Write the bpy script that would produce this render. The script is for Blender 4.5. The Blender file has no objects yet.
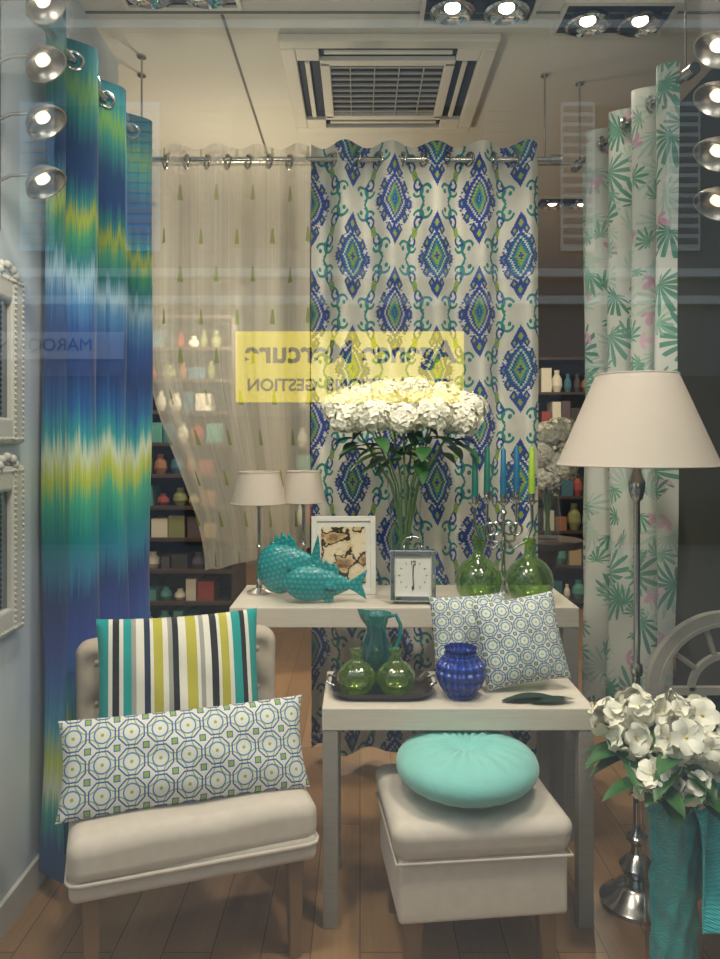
import bpy, bmesh, math, random
from math import sin, cos, pi, sqrt, radians
from mathutils import Vector, Matrix
random.seed(7)
scn = bpy.context.scene
COL = scn.collection

# ------------------------------------------------------------------ node helpers
NT = None
def lin(h):
    if isinstance(h, (tuple, list)):
        return (h[0], h[1], h[2], 1)
    h = h.lstrip('#'); o = []
    for i in (0, 2, 4):
        c = int(h[i:i+2], 16)/255
        o.append(c/12.92 if c <= .04045 else ((c+.055)/1.055)**2.4)
    return (o[0], o[1], o[2], 1)

class E:
    def __init__(s, k): s.k = k
    def __add__(a, b): return M('ADD', a, b)
    def __radd__(a, b): return M('ADD', b, a)
    def __sub__(a, b): return M('SUBTRACT', a, b)
    def __rsub__(a, b): return M('SUBTRACT', b, a)
    def __mul__(a, b): return M('MULTIPLY', a, b)
    def __rmul__(a, b): return M('MULTIPLY', b, a)
    def __truediv__(a, b): return M('DIVIDE', a, b)
    def __rtruediv__(a, b): return M('DIVIDE', b, a)
def put(v, inp):
    if isinstance(v, E): NT.links.new(v.k, inp)
    else: inp.default_value = v
def M(op, a, b=None, c=None):
    n = NT.nodes.new('ShaderNodeMath'); n.operation = op
    put(a, n.inputs[0])
    if b is not None: put(b, n.inputs[1])
    if c is not None: put(c, n.inputs[2])
    return E(n.outputs[0])
def ab(a): return M('ABSOLUTE', a)
def lt(a, b): return M('LESS_THAN', a, b)
def mn(a, b): return M('MINIMUM', a, b)
def mx(a, b): return M('MAXIMUM', a, b)
def sn(a): return M('SINE', a)
def cs(a): return M('COSINE', a)
def hyp(a, b): return M('SQRT', a*a+b*b)
def cell(a, P):
    return M('FLOORED_MODULO', a+P/2, P)-P/2
def mixc(f, a, b):
    n = NT.nodes.new('ShaderNodeMix'); n.data_type = 'RGBA'
    put(f, n.inputs[0])
    for v, i in ((a, 6), (b, 7)):
        if isinstance(v, E): NT.links.new(v.k, n.inputs[i])
        else: n.inputs[i].default_value = lin(v)
    return E(n.outputs[2])
def coords(kind='Object'):
    t = NT.nodes.new('ShaderNodeTexCoord'); s = NT.nodes.new('ShaderNodeSeparateXYZ')
    NT.links.new(t.outputs[kind], s.inputs[0])
    return E(s.outputs[0]), E(s.outputs[1]), E(s.outputs[2]), E(t.outputs[kind])
def comb(x, y, z=0.0):
    n = NT.nodes.new('ShaderNodeCombineXYZ')
    put(x, n.inputs[0]); put(y, n.inputs[1]); put(z, n.inputs[2])
    return E(n.outputs[0])
def noise(vec, scale=5, detail=2, rough=.5):
    n = NT.nodes.new('ShaderNodeTexNoise')
    if vec is not None: NT.links.new(vec.k, n.inputs['Vector'])
    n.inputs['Scale'].default_value = scale; n.inputs['Detail'].default_value = detail
    n.inputs['Roughness'].default_value = rough
    return E(n.outputs[0])
def ramp(f, stops, interp='LINEAR'):
    n = NT.nodes.new('ShaderNodeValToRGB'); cr = n.color_ramp; cr.interpolation = interp
    while len(cr.elements) > 1: cr.elements.remove(cr.elements[-1])
    stops = sorted(stops, key=lambda s: s[0])
    cr.elements[0].position = stops[0][0]; cr.elements[0].color = lin(stops[0][1])
    for p, c in stops[1:]:
        e = cr.elements.new(p); e.color = lin(c)
    put(f, n.inputs[0])
    return E(n.outputs[0])
def bump(h, strength=.3, dist=.01):
    n = NT.nodes.new('ShaderNodeBump'); n.inputs['Strength'].default_value = strength
    n.inputs['Distance'].default_value = dist
    NT.links.new(h.k, n.inputs['Height']); return E(n.outputs[0])
def newmat(name):
    global NT
    m = bpy.data.materials.new(name); m.use_nodes = True; NT = m.node_tree
    return m, NT.nodes['Principled BSDF']
def outshader(sock):
    o = [n for n in NT.nodes if n.type == 'OUTPUT_MATERIAL'][0]
    NT.links.new(sock, o.inputs['Surface'])
def simple(name, col, rough=.5, metal=0, var=0.0, vscale=20, bmp=0.0, bscale=60, **kw):
    m, b = newmat(name)
    b.inputs['Roughness'].default_value = rough; b.inputs['Metallic'].default_value = metal
    x, y, z, v = coords('Object')
    if var > 0:
        c = lin(col); d = tuple(max(0, k*(1-var)) for k in c[:3])
        NT.links.new(mixc(noise(v, vscale, 3), d, c[:3]).k, b.inputs['Base Color'])
    else: b.inputs['Base Color'].default_value = lin(col)
    if bmp > 0: NT.links.new(bump(noise(v, bscale, 3), bmp).k, b.inputs['Normal'])
    for k, val in kw.items():
        b.inputs[k.replace('_', ' ')].default_value = val
    return m
def finish_fabric(b, colE, v, weave=500, strength=.25):
    NT.links.new(colE.k, b.inputs['Base Color'])
    b.inputs['Roughness'].default_value = .9
    b.inputs['Sheen Weight'].default_value = .1
    if strength > .12: NT.links.new(bump(noise(v, weave, 1), strength, .003).k, b.inputs['Normal'])

# ------------------------------------------------------------------ mesh helpers
def mesh_obj(name, verts, faces, mat=None, smooth=True, uvs=None, parent=None, mats=None, midx=None, fix=True, ang=40):
    me = bpy.data.meshes.new(name)
    me.from_pydata([tuple(v) for v in verts], [], faces); me.update()
    if uvs is not None:
        ul = me.uv_layers.new(name='UVMap')
        for l in me.loops: ul.data[l.index].uv = uvs[l.vertex_index]
    if mats:
        for m in mats: me.materials.append(m)
        if midx:
            for p, i in zip(me.polygons, midx): p.material_index = i
    elif mat: me.materials.append(mat)
    if fix:
        bm = bmesh.new(); bm.from_mesh(me); bmesh.ops.recalc_face_normals(bm, faces=bm.faces); bm.to_mesh(me); bm.free()
    for p in me.polygons: p.use_smooth = smooth
    if smooth:
        try: me.set_sharp_from_angle(angle=radians(ang))
        except Exception: pass
    o = bpy.data.objects.new(name, me); COL.objects.link(o)
    if parent: o.parent = parent
    return o
def grp(name, loc=(0, 0, 0), rz=0):
    e = bpy.data.objects.new(name, None); COL.objects.link(e)
    e.empty_display_size = .05; e.location = loc; e.rotation_euler = (0, 0, radians(rz)); return e
def box(name, x0, x1, y0, y1, z0, z1, mat, parent=None, bev=0.0):
    v = [(x, y, z) for z in (z0, z1) for y in (y0, y1) for x in (x0, x1)]
    f = [(0, 2, 3, 1), (4, 5, 7, 6), (0, 1, 5, 4), (2, 6, 7, 3), (0, 4, 6, 2), (1, 3, 7, 5)]
    o = mesh_obj(name, v, f, mat, smooth=False, parent=parent)
    if bev > 0:
        md = o.modifiers.new('bev', 'BEVEL'); md.width = bev; md.segments = 2
    return o
def lathe(name, prof, mat, c=(0, 0, 0), seg=40, parent=None, mod=None, cap=True, ang=40):
    v = []; f = []; n = len(prof)
    for i, (r, z) in enumerate(prof):
        for k in range(seg):
            a = 2*pi*k/seg; rr = max(r, 1e-4)
            zz = z
            if mod: rr, zz = mod(rr, z, a)
            v.append((c[0]+rr*cos(a), c[1]+rr*sin(a), c[2]+zz))
    for i in range(n-1):
        for k in range(seg):
            k2 = (k+1) % seg
            f.append((i*seg+k, i*seg+k2, (i+1)*seg+k2, (i+1)*seg+k))
    if cap:
        f.append(tuple(range(seg))[::-1]); f.append(tuple((n-1)*seg+k for k in range(seg)))
    return mesh_obj(name, v, f, mat, parent=parent, ang=ang)
def tubegeo(pts, r, seg=8, v=None, f=None):
    if v is None: v, f = [], []
    pts = [Vector(p) for p in pts]; n = len(pts); b0 = len(v)
    prev = None
    for i, p in enumerate(pts):
        t = (pts[min(i+1, n-1)]-pts[max(i-1, 0)]).normalized()
        if prev is None:
            a = t.orthogonal().normalized()
        else:
            a = (prev-t*prev.dot(t)).normalized()
        prev = a; b = t.cross(a)
        rr = r[i] if isinstance(r, (list, tuple)) else r
        for k in range(seg):
            an = 2*pi*k/seg; v.append(p+a*(rr*cos(an))+b*(rr*sin(an)))
    for i in range(n-1):
        for k in range(seg):
            k2 = (k+1) % seg
            f.append((b0+i*seg+k, b0+i*seg+k2, b0+(i+1)*seg+k2, b0+(i+1)*seg+k))
    f.append(tuple(b0+k for k in range(seg))[::-1]); f.append(tuple(b0+(n-1)*seg+k for k in range(seg)))
    return v, f
def tube(name, pts, r, mat, parent=None, seg=10):
    v, f = tubegeo(pts, r, seg); return mesh_obj(name, v, f, mat, parent=parent)
def torusgeo(c, axis, R, r, v, f, s1=24, s2=8):
    c = Vector(c); ax = Vector(axis).normalized(); a = ax.orthogonal().normalized(); b = ax.cross(a); b0 = len(v)
    for i in range(s1):
        t = 2*pi*i/s1; d = a*cos(t)+b*sin(t)
        for k in range(s2):
            q = 2*pi*k/s2; v.append(c+d*(R+r*cos(q))+ax*(r*sin(q)))
    for i in range(s1):
        for k in range(s2):
            i2 = (i+1) % s1; k2 = (k+1) % s2
            f.append((b0+i*s2+k, b0+i2*s2+k, b0+i2*s2+k2, b0+i*s2+k2))
def ballgeo(c, r, v, f, seg=10, ry=None, rz=None):
    b0 = len(v); ry = ry or r; rz = rz or r
    for i in range(seg+1):
        th = pi*i/seg
        for k in range(seg):
            a = 2*pi*k/seg
            v.append(Vector((c[0]+r*max(sin(th), .01)*cos(a), c[1]+ry*max(sin(th), .01)*sin(a), c[2]+rz*cos(th))))
    for i in range(seg):
        for k in range(seg):
            k2 = (k+1) % seg
            f.append((b0+i*seg+k, b0+i*seg+k2, b0+(i+1)*seg+k2, b0+(i+1)*seg+k))
def ball(name, c, r, mat, parent=None, ry=None, rz=None, seg=16):
    v, f = [], []; ballgeo(c, r, v, f, seg, ry, rz); return mesh_obj(name, v, f, mat, parent=parent)
def rbox(name, w, d, h, r, mat, loc=(0, 0, 0), rot=(0, 0, 0), n=8, fn=None, parent=None, m3=None):
    ax = []; S3 = (w/2, d/2, h/2)
    R3 = [min(r, s*.97) for s in S3]
    for S, rr in zip(S3, R3):
        e = [-S+rr*k/5 for k in range(5)]; mm = [-(S-rr)+2*(S-rr)*k/n for k in range(n+1)]
        ax.append(e+mm+[-q for q in reversed(e)])
    L = len(ax[0])-1; idx = {}; v = []; f = []
    def vid(i, j, k):
        key = (i, j, k)
        if key not in idx:
            p = [ax[0][i], ax[1][j], ax[2][k]]
            inn = [max(-(S-q), min(S-q, c)) for c, S, q in zip(p, S3, R3)]
            dd = [(a-b)/q for a, b, q in zip(p, inn, R3)]
            l = sqrt(sum(t*t for t in dd)) or 1
            q3 = [a+t/l*q for a, t, q in zip(inn, dd, R3)]
            if fn: q3 = fn(*q3)
            idx[key] = len(v); v.append(q3)
        return idx[key]
    for a in range(L):
        for b in range(L):
            for s in (0, L):
                f.append((vid(a, b, s), vid(a+1, b, s), vid(a+1, b+1, s), vid(a, b+1, s)))
                f.append((vid(a, s, b), vid(a+1, s, b), vid(a+1, s, b+1), vid(a, s, b+1)))
                f.append((vid(s, a, b), vid(s, a+1, b), vid(s, a+1, b+1), vid(s, a, b+1)))
    o = mesh_obj(name, v, f, mat, parent=parent, ang=70)
    o.location = loc; o.rotation_euler = [radians(q) for q in rot]; return o
def pillow(name, w, h, t, mat, loc, rot, parent=None, n=36, seed=1):
    rnd = random.Random(seed); ph = [rnd.uniform(0, 6) for _ in range(4)]
    v = []; f = []
    for side in (1, -1):
        for j in range(n+1):
            for i in range(n+1):
                u = -1+2*i/n; q = -1+2*j/n
                th = t/2*(max(0, 1-abs(u)**2.6)**.6)*(max(0, 1-abs(q)**2.6)**.6)
                pin = .045
                x = u*w/2*(1-pin*(1-q*q)); y = q*h/2*(1-pin*(1-u*u))
                wr = .05*t*sin(7*u+ph[0]+2*q)*sin(5*q+ph[1])*(1-u*u)*(1-q*q)
                v.append((x, y, side*(th+wr)+(.0015*side)))
    N = (n+1)**2
    for s in (0, 1):
        for j in range(n):
            for i in range(n):
                a = s*N+j*(n+1)+i; f.append((a, a+1, a+n+2, a+n+1))
    for i in range(n):
        for (a, b) in ((i, i+1), (n*(n+1)+i, n*(n+1)+i+1), (i*(n+1), (i+1)*(n+1)), (i*(n+1)+n, (i+1)*(n+1)+n)):
            f.append((a, b, b+N, a+N))
    o = mesh_obj(name, v, f, mat, parent=parent, ang=60)
    o.location = loc
    o.rotation_euler = [radians(q) for q in rot]
    return o

# ------------------------------------------------------------------ materials
steel = simple('brushed_steel', '#b9b8b4', .25, 1.0)
chrome = simple('chrome', '#d8d8d8', .08, 1.0)
silver = simple('silver', '#c4c4c4', .2, 1.0)
black = simple('black_plastic', '#0c0c0d', .4)
white_paint = simple('white_paint', '#cfccc4', .55, var=.06)
def mk_linen(name, c1, c2):
    m, b = newmat(name); x, y, z, v = coords('Object')
    w = sn(x*2600)*sn(z*2600+y*2600)*.5+.5
    colr = mixc(w*.35+noise(v, 35, 4)*.6, c1, c2)
    finish_fabric(b, colr, v, 700, .35); return m
linen = mk_linen('beige_linen', '#a89886', '#cfc3b4')
linen2 = mk_linen('cream_linen', '#bdb0a3', '#e0d6cb')
oak = simple('oak_leg', '#8f7050', .5, var=.35, vscale=12)

def mk_shade(name, c):
    m, b = newmat(name); x, y, z, v = coords('Object')
    d = NT.nodes.new('ShaderNodeBsdfDiffuse'); t = NT.nodes.new('ShaderNodeBsdfTranslucent'); mi = NT.nodes.new('ShaderNodeMixShader')
    cc = mixc(noise(v, 120, 3), tuple(k*.9 for k in lin(c)[:3]), lin(c)[:3])
    NT.links.new(cc.k, d.inputs[0]); NT.links.new(cc.k, t.inputs[0])
    mi.inputs[0].default_value = .35
    NT.links.new(d.outputs[0], mi.inputs[1]); NT.links.new(t.outputs[0], mi.inputs[2]); outshader(mi.outputs[0]); return m
shade_m = mk_shade('linen_lampshade', '#e2d8cd')

def thin_glass(name, tint, refl=2.0, rough=0.0, body=None, bf=.2, edge=.7):
    m, b = newmat(name)
    tr = NT.nodes.new('ShaderNodeBsdfTransparent'); gl = NT.nodes.new('ShaderNodeBsdfGlossy'); mi = NT.nodes.new('ShaderNodeMixShader')
    lw = NT.nodes.new('ShaderNodeLayerWeight'); lw.inputs[0].default_value = .5
    fc = E(lw.outputs[1])
    tr.inputs[0].default_value = lin(tint); gl.inputs['Roughness'].default_value = rough
    k = mn((M('POWER', fc, 5.0)*.8+.04)*refl, 1.0); put(k, mi.inputs[0])
    base = tr.outputs[0]
    if body:
        tl = NT.nodes.new('ShaderNodeBsdfTranslucent'); tl.inputs[0].default_value = lin(body)
        df = NT.nodes.new('ShaderNodeBsdfDiffuse'); df.inputs[0].default_value = lin(body)
        ma = NT.nodes.new('ShaderNodeMixShader'); ma.inputs[0].default_value = .5
        NT.links.new(tl.outputs[0], ma.inputs[1]); NT.links.new(df.outputs[0], ma.inputs[2])
        mb = NT.nodes.new('ShaderNodeMixShader')
        put(mn(M('POWER', fc, 2.5)*edge+bf, 1.0), mb.inputs[0])
        NT.links.new(base, mb.inputs[1]); NT.links.new(ma.outputs[0], mb.inputs[2]); base = mb.outputs[0]
    NT.links.new(base, mi.inputs[1]); NT.links.new(gl.outputs[0], mi.inputs[2]); outshader(mi.outputs[0]); return m
window_glass = thin_glass('window_glass', '#fcfdfa', 2.5)
clear_glass = thin_glass('clear_glass', '#f3f8f6', 1.8)
green_glass = thin_glass('green_glass', '#bcd98e', 3.0, body='#86ad4c', bf=.16, edge=.8)
lime_glass = thin_glass('lime_glass', '#d0e480', 3.0, body='#9dc22e', bf=.14, edge=.7)
teal_glass = thin_glass('teal_glass', '#4fb8b8', 3.0, body='#0f8482', bf=.32)

def mk_ikat():
    m, b = newmat('ikat_stripe_fabric'); u, v, z, vec = coords('UV')
    n1 = noise(comb(u*60, v*1.2), 1, 3, .6)-.5
    n2 = noise(comb(u*9, v*.6), 1, 2)-.5
    n3 = noise(comb(u*220, v*3), 1, 2)-.5
    h = v+n1*.20+n2*.12+n3*.10
    S = [(2.62, '#1c5f6c'), (2.52, '#1f7878'), (2.45, '#6c9a46'), (2.38, '#2a827c'), (2.28, '#1f4876'), (2.17, '#234a86'), (2.10, '#2f8a8c'),
         (2.05, '#b4bb3c'), (2.00, '#4aa074'), (1.92, '#1f7680'), (1.85, '#9dbfd4'), (1.79, '#4f88b8'), (1.70, '#264e94'), (1.57, '#1d3874'), (1.46, '#2560a0'),
         (1.37, '#33a0a8'), (1.31, '#d2dcc0'), (1.24, '#b9c43c'), (1.17, '#46a888'), (1.06, '#1f8488'), (.96, '#2a7a9a'), (.86, '#1f3a78'),
         (.74, '#2f4596'), (.62, '#2c66a8'), (.50, '#3f98b4'), (.40, '#bcc848'), (.32, '#d6dcc0'), (.25, '#3aa294'), (.15, '#1c4a80'), (.0, '#1a3c6c')]
    c = ramp(h/2.7, [(p/2.7, q) for p, q in S])
    finish_fabric(b, c, vec, 600, .1)
    return m
ikat = mk_ikat()

def mk_damask():
    m, b = newmat('medallion_print_fabric'); u, v, z, vec = coords('UV')
    W, H = .50, .47
    wob = (noise(comb(u*14, v*14), 1, 1)-.5)*.016
    a0 = ab(cell(u+wob, W)); b0 = ab(cell(v+wob*.7, H))
    a1 = W/2-a0; b1 = H/2-b0
    NAVY, TEAL, LIME, WHITE = '#233f92', '#1d8480', '#93a83c', '#dcd9cf'
    cur = mixc(noise(vec, 30, 1), '#cfccc1', '#dedbd1')
    serr = sn(b0*560)*.05
    def paint(cur, mask, c): return mixc(mask, cur, c)
    line = W/4+cs(b0*(2*pi/H))*.050
    cur = paint(cur, lt(ab(a0-line+sn(b0*55)*.011), .0060), TEAL)
    for (a, bb, c1) in ((a0, b0, TEAL), (a1, b1, TEAL)):
        for (cx, cy, R, th, c, sgn) in ((.060, .196, .030, .0060, c1, 1), (.103, .155, .023, .0055, NAVY, -1), (.146, .055, .026, .0055, TEAL, 1)):
            r = hyp(a-cx, bb-cy)
            hook = lt((bb-cy)*sgn-(a-cx)*.8, R*.55)
            cur = paint(cur, lt(ab(r-R), th)*hook, c)
            cur = paint(cur, lt(hyp(a-cx+R*.3, bb-cy), R*.32), c)
        dl = ab((a-.122)+(bb-.105)*.6)/.012+ab((bb-.105)-(a-.122)*.6)/.034
        cur = paint(cur, lt(dl, 1.0), LIME)
    def med(cur, a, bb, cols, w, h):
        d = a/w+bb/h+serr+cs(bb*(2*pi/h))*.06
        cur = paint(cur, lt(ab(d-1.24), .06)*lt(sn(bb*360), .3), cols[0][1])
        for (ox, oy, sx, sy) in ((w*.90, .0, .026, .030), (w*.64, h*.50, .022, .030), (0, h+.022, .032, .046), (.030, h-.004, .020, .026)):
            d2 = ab(a-ox)/sx+ab(bb-oy)/sy+serr
            cur = paint(cur, lt(d2, 1.0), cols[0][1])
            cur = paint(cur, lt(d2, .40), LIME)
        for k, c in cols: cur = paint(cur, lt(d, k), c)
        return cur
    cur = med(cur, a0, b0, ((1.0, NAVY), (.72, WHITE), (.64, NAVY), (.50, LIME), (.38, TEAL), (.24, NAVY), (.10, WHITE)), .098, .122)
    cur = med(cur, a1, b1, ((1.0, NAVY), (.80, TEAL), (.70, WHITE), (.62, NAVY), (.50, TEAL), (.36, LIME), (.20, NAVY)), .090, .115)
    finish_fabric(b, cur, vec, 700, .12)
    return m
damask = mk_damask()

def mk_tropical():
    m, b = newmat('tropical_print_fabric'); u, v, z, vec = coords('UV')
    cur = mixc(noise(vec, 12, 1), '#b7bab2', '#c9cac2')
    def layer(cur, scale, off, colA, colB, k, R, thr, sharp=1.0):
        vo = NT.nodes.new('ShaderNodeTexVoronoi'); vo.voronoi_dimensions = '2D'; vo.inputs['Scale'].default_value = scale
        vo.inputs['Randomness'].default_value = .8
        p = comb(u+off, v+off*1.7); NT.links.new(p.k, vo.inputs['Vector'])
        s = NT.nodes.new('ShaderNodeSeparateXYZ'); NT.links.new(vo.outputs['Position'], s.inputs[0])
        sc = NT.nodes.new('ShaderNodeSeparateColor'); NT.links.new(vo.outputs['Color'], sc.inputs[0])
        dx = u+off-E(s.outputs[0]); dy = v+off*1.7-E(s.outputs[1])
        r = hyp(dx, dy); th = M('ARCTAN2', dy, dx)+E(sc.outputs[0])*6.28
        fr = M('POWER', ab(cs(th*k)), sharp)*R*(.50+.50*cs(th))+.002
        mask = lt(r, fr)*lt(E(sc.outputs[1]), thr)
        return mixc(mask, cur, mixc(E(sc.outputs[2]), colA, colB))
    cur = layer(cur, 7, 1.3, '#9fb3aa', '#abbcae', 8.5, .12, .9, 1.3)
    cur = layer(cur, 6, .0, '#6a9686', '#4f8270', 7.5, .130, .65, 1.2)
    cur = layer(cur, 7, 7.7, '#b98aa2', '#cfacba', 2.5, .045, .70, .8)
    cur = layer(cur, 9, 5.2, '#4a8a70', '#7fa392', 6.5, .07, .50, 1.2)
    finish_fabric(b, cur, vec, 600, .1)
    return m
tropical = mk_tropical()

def mk_sheer():
    m, b = newmat('sheer_voile'); u, v, z, vec = coords('UV')
    W, H = .22, .34
    a = cell(u, W); bb = cell(v, H); a2 = cell(u+W/2, W); b2 = cell(v+H/2, H)
    def drop(a, bb):
        wd = .012*(1.3-(bb+.04)/.08)
        return lt(ab(a), wd)*lt(ab(bb), .032)
    leaf = mx(drop(a, bb), drop(a2, b2))
    colr = mixc(leaf, '#e2dfd4', '#8f9c60')
    d = NT.nodes.new('ShaderNodeBsdfDiffuse'); t = NT.nodes.new('ShaderNodeBsdfTranslucent'); tr = NT.nodes.new('ShaderNodeBsdfTransparent')
    m1 = NT.nodes.new('ShaderNodeMixShader'); m2 = NT.nodes.new('ShaderNodeMixShader')
    NT.links.new(colr.k, d.inputs[0]); NT.links.new(colr.k, t.inputs[0]); m1.inputs[0].default_value = .45
    NT.links.new(d.outputs[0], m1.inputs[1]); NT.links.new(t.outputs[0], m1.inputs[2])
    lw = NT.nodes.new('ShaderNodeLayerWeight'); lw.inputs[0].default_value = .5
    fac = mn(mx(leaf*.6, .24+noise(comb(u*70, v*.8), 1, 2)*.26+M('POWER', E(lw.outputs[1]), 2.0)*.55), .92)
    put(fac, m2.inputs[0]); NT.links.new(tr.outputs[0], m2.inputs[1]); NT.links.new(m1.outputs[0], m2.inputs[2]); outshader(m2.outputs[0])
    return m
sheer = mk_sheer()

def mk_geo(name, T, navy, mid, lime, base, lw=1.0):
    m, b = newmat(name); x, y, z, vec = coords('Object')
    a = ab(cell(x, T)); c = ab(cell(y, T)); r = hyp(a, c)
    a2 = ab(cell(x+T/2, T)); c2 = ab(cell(y+T/2, T)); r2 = hyp(a2, c2)
    cur = mixc(noise(vec, 40, 1), base, base)
    oc = mx(mx(a, c), (a+c)*.7071)
    cur = mixc(lt(ab(r2-T*.40), T*.022*lw), cur, lime)
    cur = mixc(lt(ab(oc-T*.44), T*.026*lw), cur, navy)
    cur = mixc(lt(ab(r-T*.28), T*.026*lw), cur, mid)
    cur = mixc(lt(mx(a2, c2), T*.085), cur, lime)
    cur = mixc(lt(ab(mx(a2, c2)-T*.10), T*.018*lw), cur, navy)
    cur = mixc(lt(r, T*.06), cur, lime)
    finish_fabric(b, cur, vec, 500, .2); return m
geo_big = mk_geo('lattice_print_fabric', .070, '#34599e', '#4f7fb8', '#8fb04c', '#dcdad2')
geo_small = mk_geo('small_geometric_fabric', .046, '#2a50a4', '#3f88b4', '#93ae36', '#d9d9ce', 1.2)

def mk_stripe():
    m, b = newmat('multi_stripe_fabric'); x, y, z, vec = coords('Object')
    Wt, Bk, Tl, Gr, Ye, Nv = '#dcd8cc', '#17181c', '#0f9492', '#9b9a92', '#b3ab3a', '#1b2a44'
    seq = [(Tl, 3), (Wt, 1), (Bk, 1.6), (Wt, 1), (Tl, 2), (Gr, 1.2), (Wt, 2), (Nv, 1.4), (Wt, .8), (Ye, 2.4), (Wt, 1.2), (Gr, 1.3), (Bk, 1.4), (Wt, 2), (Ye, 2.6),
           (Wt, .8), (Gr, 1.2), (Wt, 1.6), (Bk, 1.8), (Wt, .8), (Ye, 2.2), (Wt, 1.2), (Tl, 2.2), (Bk, 1.4), (Wt, 1), (Tl, 3)]
    tot = sum(s[1] for s in seq); st = []; p = 0
    for c, w in seq: st.append((p/tot, c)); p += w
    c = ramp((x+.235)/.47, st, 'CONSTANT')
    finish_fabric(b, c, vec, 500, .2); return m
stripe = mk_stripe()

turq_velvet = simple('turquoise_velvet', '#84cbc4', .75, var=.16, vscale=25, bmp=.15, bscale=90, Sheen_Weight=.4)
def mk_knit():
    m, b = newmat('turquoise_knit'); x, y, z, v = coords('Object')
    k = sn(x*700+y*700)*sn(z*900)
    NT.links.new(mixc(k*.25+noise(v, 30, 3)*.7, '#1a9aa6', '#5fdada').k, b.inputs['Base Color'])
    b.inputs['Roughness'].default_value = .95; b.inputs['Sheen Weight'].default_value = .2
    NT.links.new(bump(k, .5, .004).k, b.inputs['Normal']); return m
turq_knit = mk_knit()

def mk_floor():
    m, b = newmat('wood_floor'); x, y, z, v = coords('Object')
    br = NT.nodes.new('ShaderNodeTexBrick'); NT.links.new(comb(y, x).k, br.inputs['Vector'])
    br.inputs['Scale'].default_value = 1; br.inputs['Brick Width'].default_value = 1.3; br.inputs['Row Height'].default_value = .13
    br.inputs['Mortar Size'].default_value = .0015; br.inputs['Color1'].default_value = lin('#ad895f'); br.inputs['Color2'].default_value = lin('#967352')
    br.inputs['Mortar'].default_value = lin('#4a3624')
    g = noise(comb(x*60, y*4), 1, 4)
    c = mixc(g*.6, E(br.outputs[0]), '#6f5138')
    NT.links.new(c.k, b.inputs['Base Color']); b.inputs['Roughness'].default_value = .35; return m
floor_m = mk_floor()
def mk_laminate(name, c1, c2):
    m, b = newmat(name); x, y, z, v = coords('Object')
    NT.links.new(mixc(noise(comb(x*8, y*160, z*160), 1, 3), c1, c2).k, b.inputs['Base Color']); b.inputs['Roughness'].default_value = .45; return m
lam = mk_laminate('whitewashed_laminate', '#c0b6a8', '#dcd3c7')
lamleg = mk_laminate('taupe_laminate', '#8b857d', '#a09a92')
wall_m = simple('wall_paint', '#c2c9cf', .8, var=.05, vscale=3)
wall_dark = simple('dark_wall_paint', '#3d4644', .7, var=.15, vscale=3)
wall_shop = simple('shop_wall_paint', '#a59a86', .8, var=.1, vscale=2)
ceil_m = simple('ceiling_paint', '#c8c4b8', .85, var=.05, vscale=2)
petal = simple('white_petal', '#f5f2e2', .6, var=.08, vscale=40)
petal_c = simple('petal_centre', '#d6dca0', .6)
petal_y = simple('petal_yellow', '#cfc070', .6)
leaf_m = simple('green_leaf', '#3d6f38', .45, var=.4, vscale=25)
leaf_d = simple('dark_leaf', '#1d3a26', .4, var=.3, vscale=25)
stem_m = simple('green_stem', '#5c7a45', .5)

# ------------------------------------------------------------------ room shell
CH = 2.88
box('floor', -2.8, 2.8, 1.0, 8.0, -.06, 0, floor_m)
box('ceiling', -2.8, 2.8, 1.0, 8.0, CH, CH+.08, ceil_m)
box('wall_left', -1.06, -.98, 1.02, 3.0, 0, CH, wall_m)
box('wall_right', 1.45, 1.53, 1.02, 3.4, 0, CH, wall_dark)
box('wall_shop_left', -2.8, -2.72, 3.0, 8.0, 0, CH, wall_shop)
box('wall_shop_right', 2.72, 2.8, 3.4, 8.0, 0, CH, wall_shop)
box('wall_back', -2.8, 2.8, 8.0, 8.08, 0, CH, wall_shop)
box('wall_partition_left', -2.8, -1.06, 2.92, 3.0, 0, CH, wall_shop)
box('wall_partition_right', 1.53, 2.8, 3.32, 3.4, 0, CH, wall_shop)
box('baseboard_left', -.98, -.968, 1.02, 3.0, 0, .09, white_paint)
seam = simple('seam', '#6b685f', .8)
box('trim_1', -2.7, 2.7, 2.64, 2.65, CH-.004, CH, seam)
box('trim_2', -2.7, 2.7, 4.10, 4.112, CH-.006, CH, seam)
box('trim_3', -.50, -.49, 2.66, 4.09, CH-.004, CH, seam)

w = grp('window_1')
box('glass_pane', -1.5, 1.8, .998, 1.0, -.05, CH, window_glass, w)
alu = simple('dark_aluminium', '#3a3c3e', .4, .6)
box('frame_left', -1.56, -1.5, .97, 1.03, -.1, CH+.06, alu, w); box('frame_right', 1.8, 1.86, .97, 1.03, -.1, CH+.06, alu, w)
box('frame_top', -1.5, 1.8, .97, 1.03, CH, CH+.06, alu, w); box('frame_bottom', -1.5, 1.8, .97, 1.03, -.1, -.05, alu, w)

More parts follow.
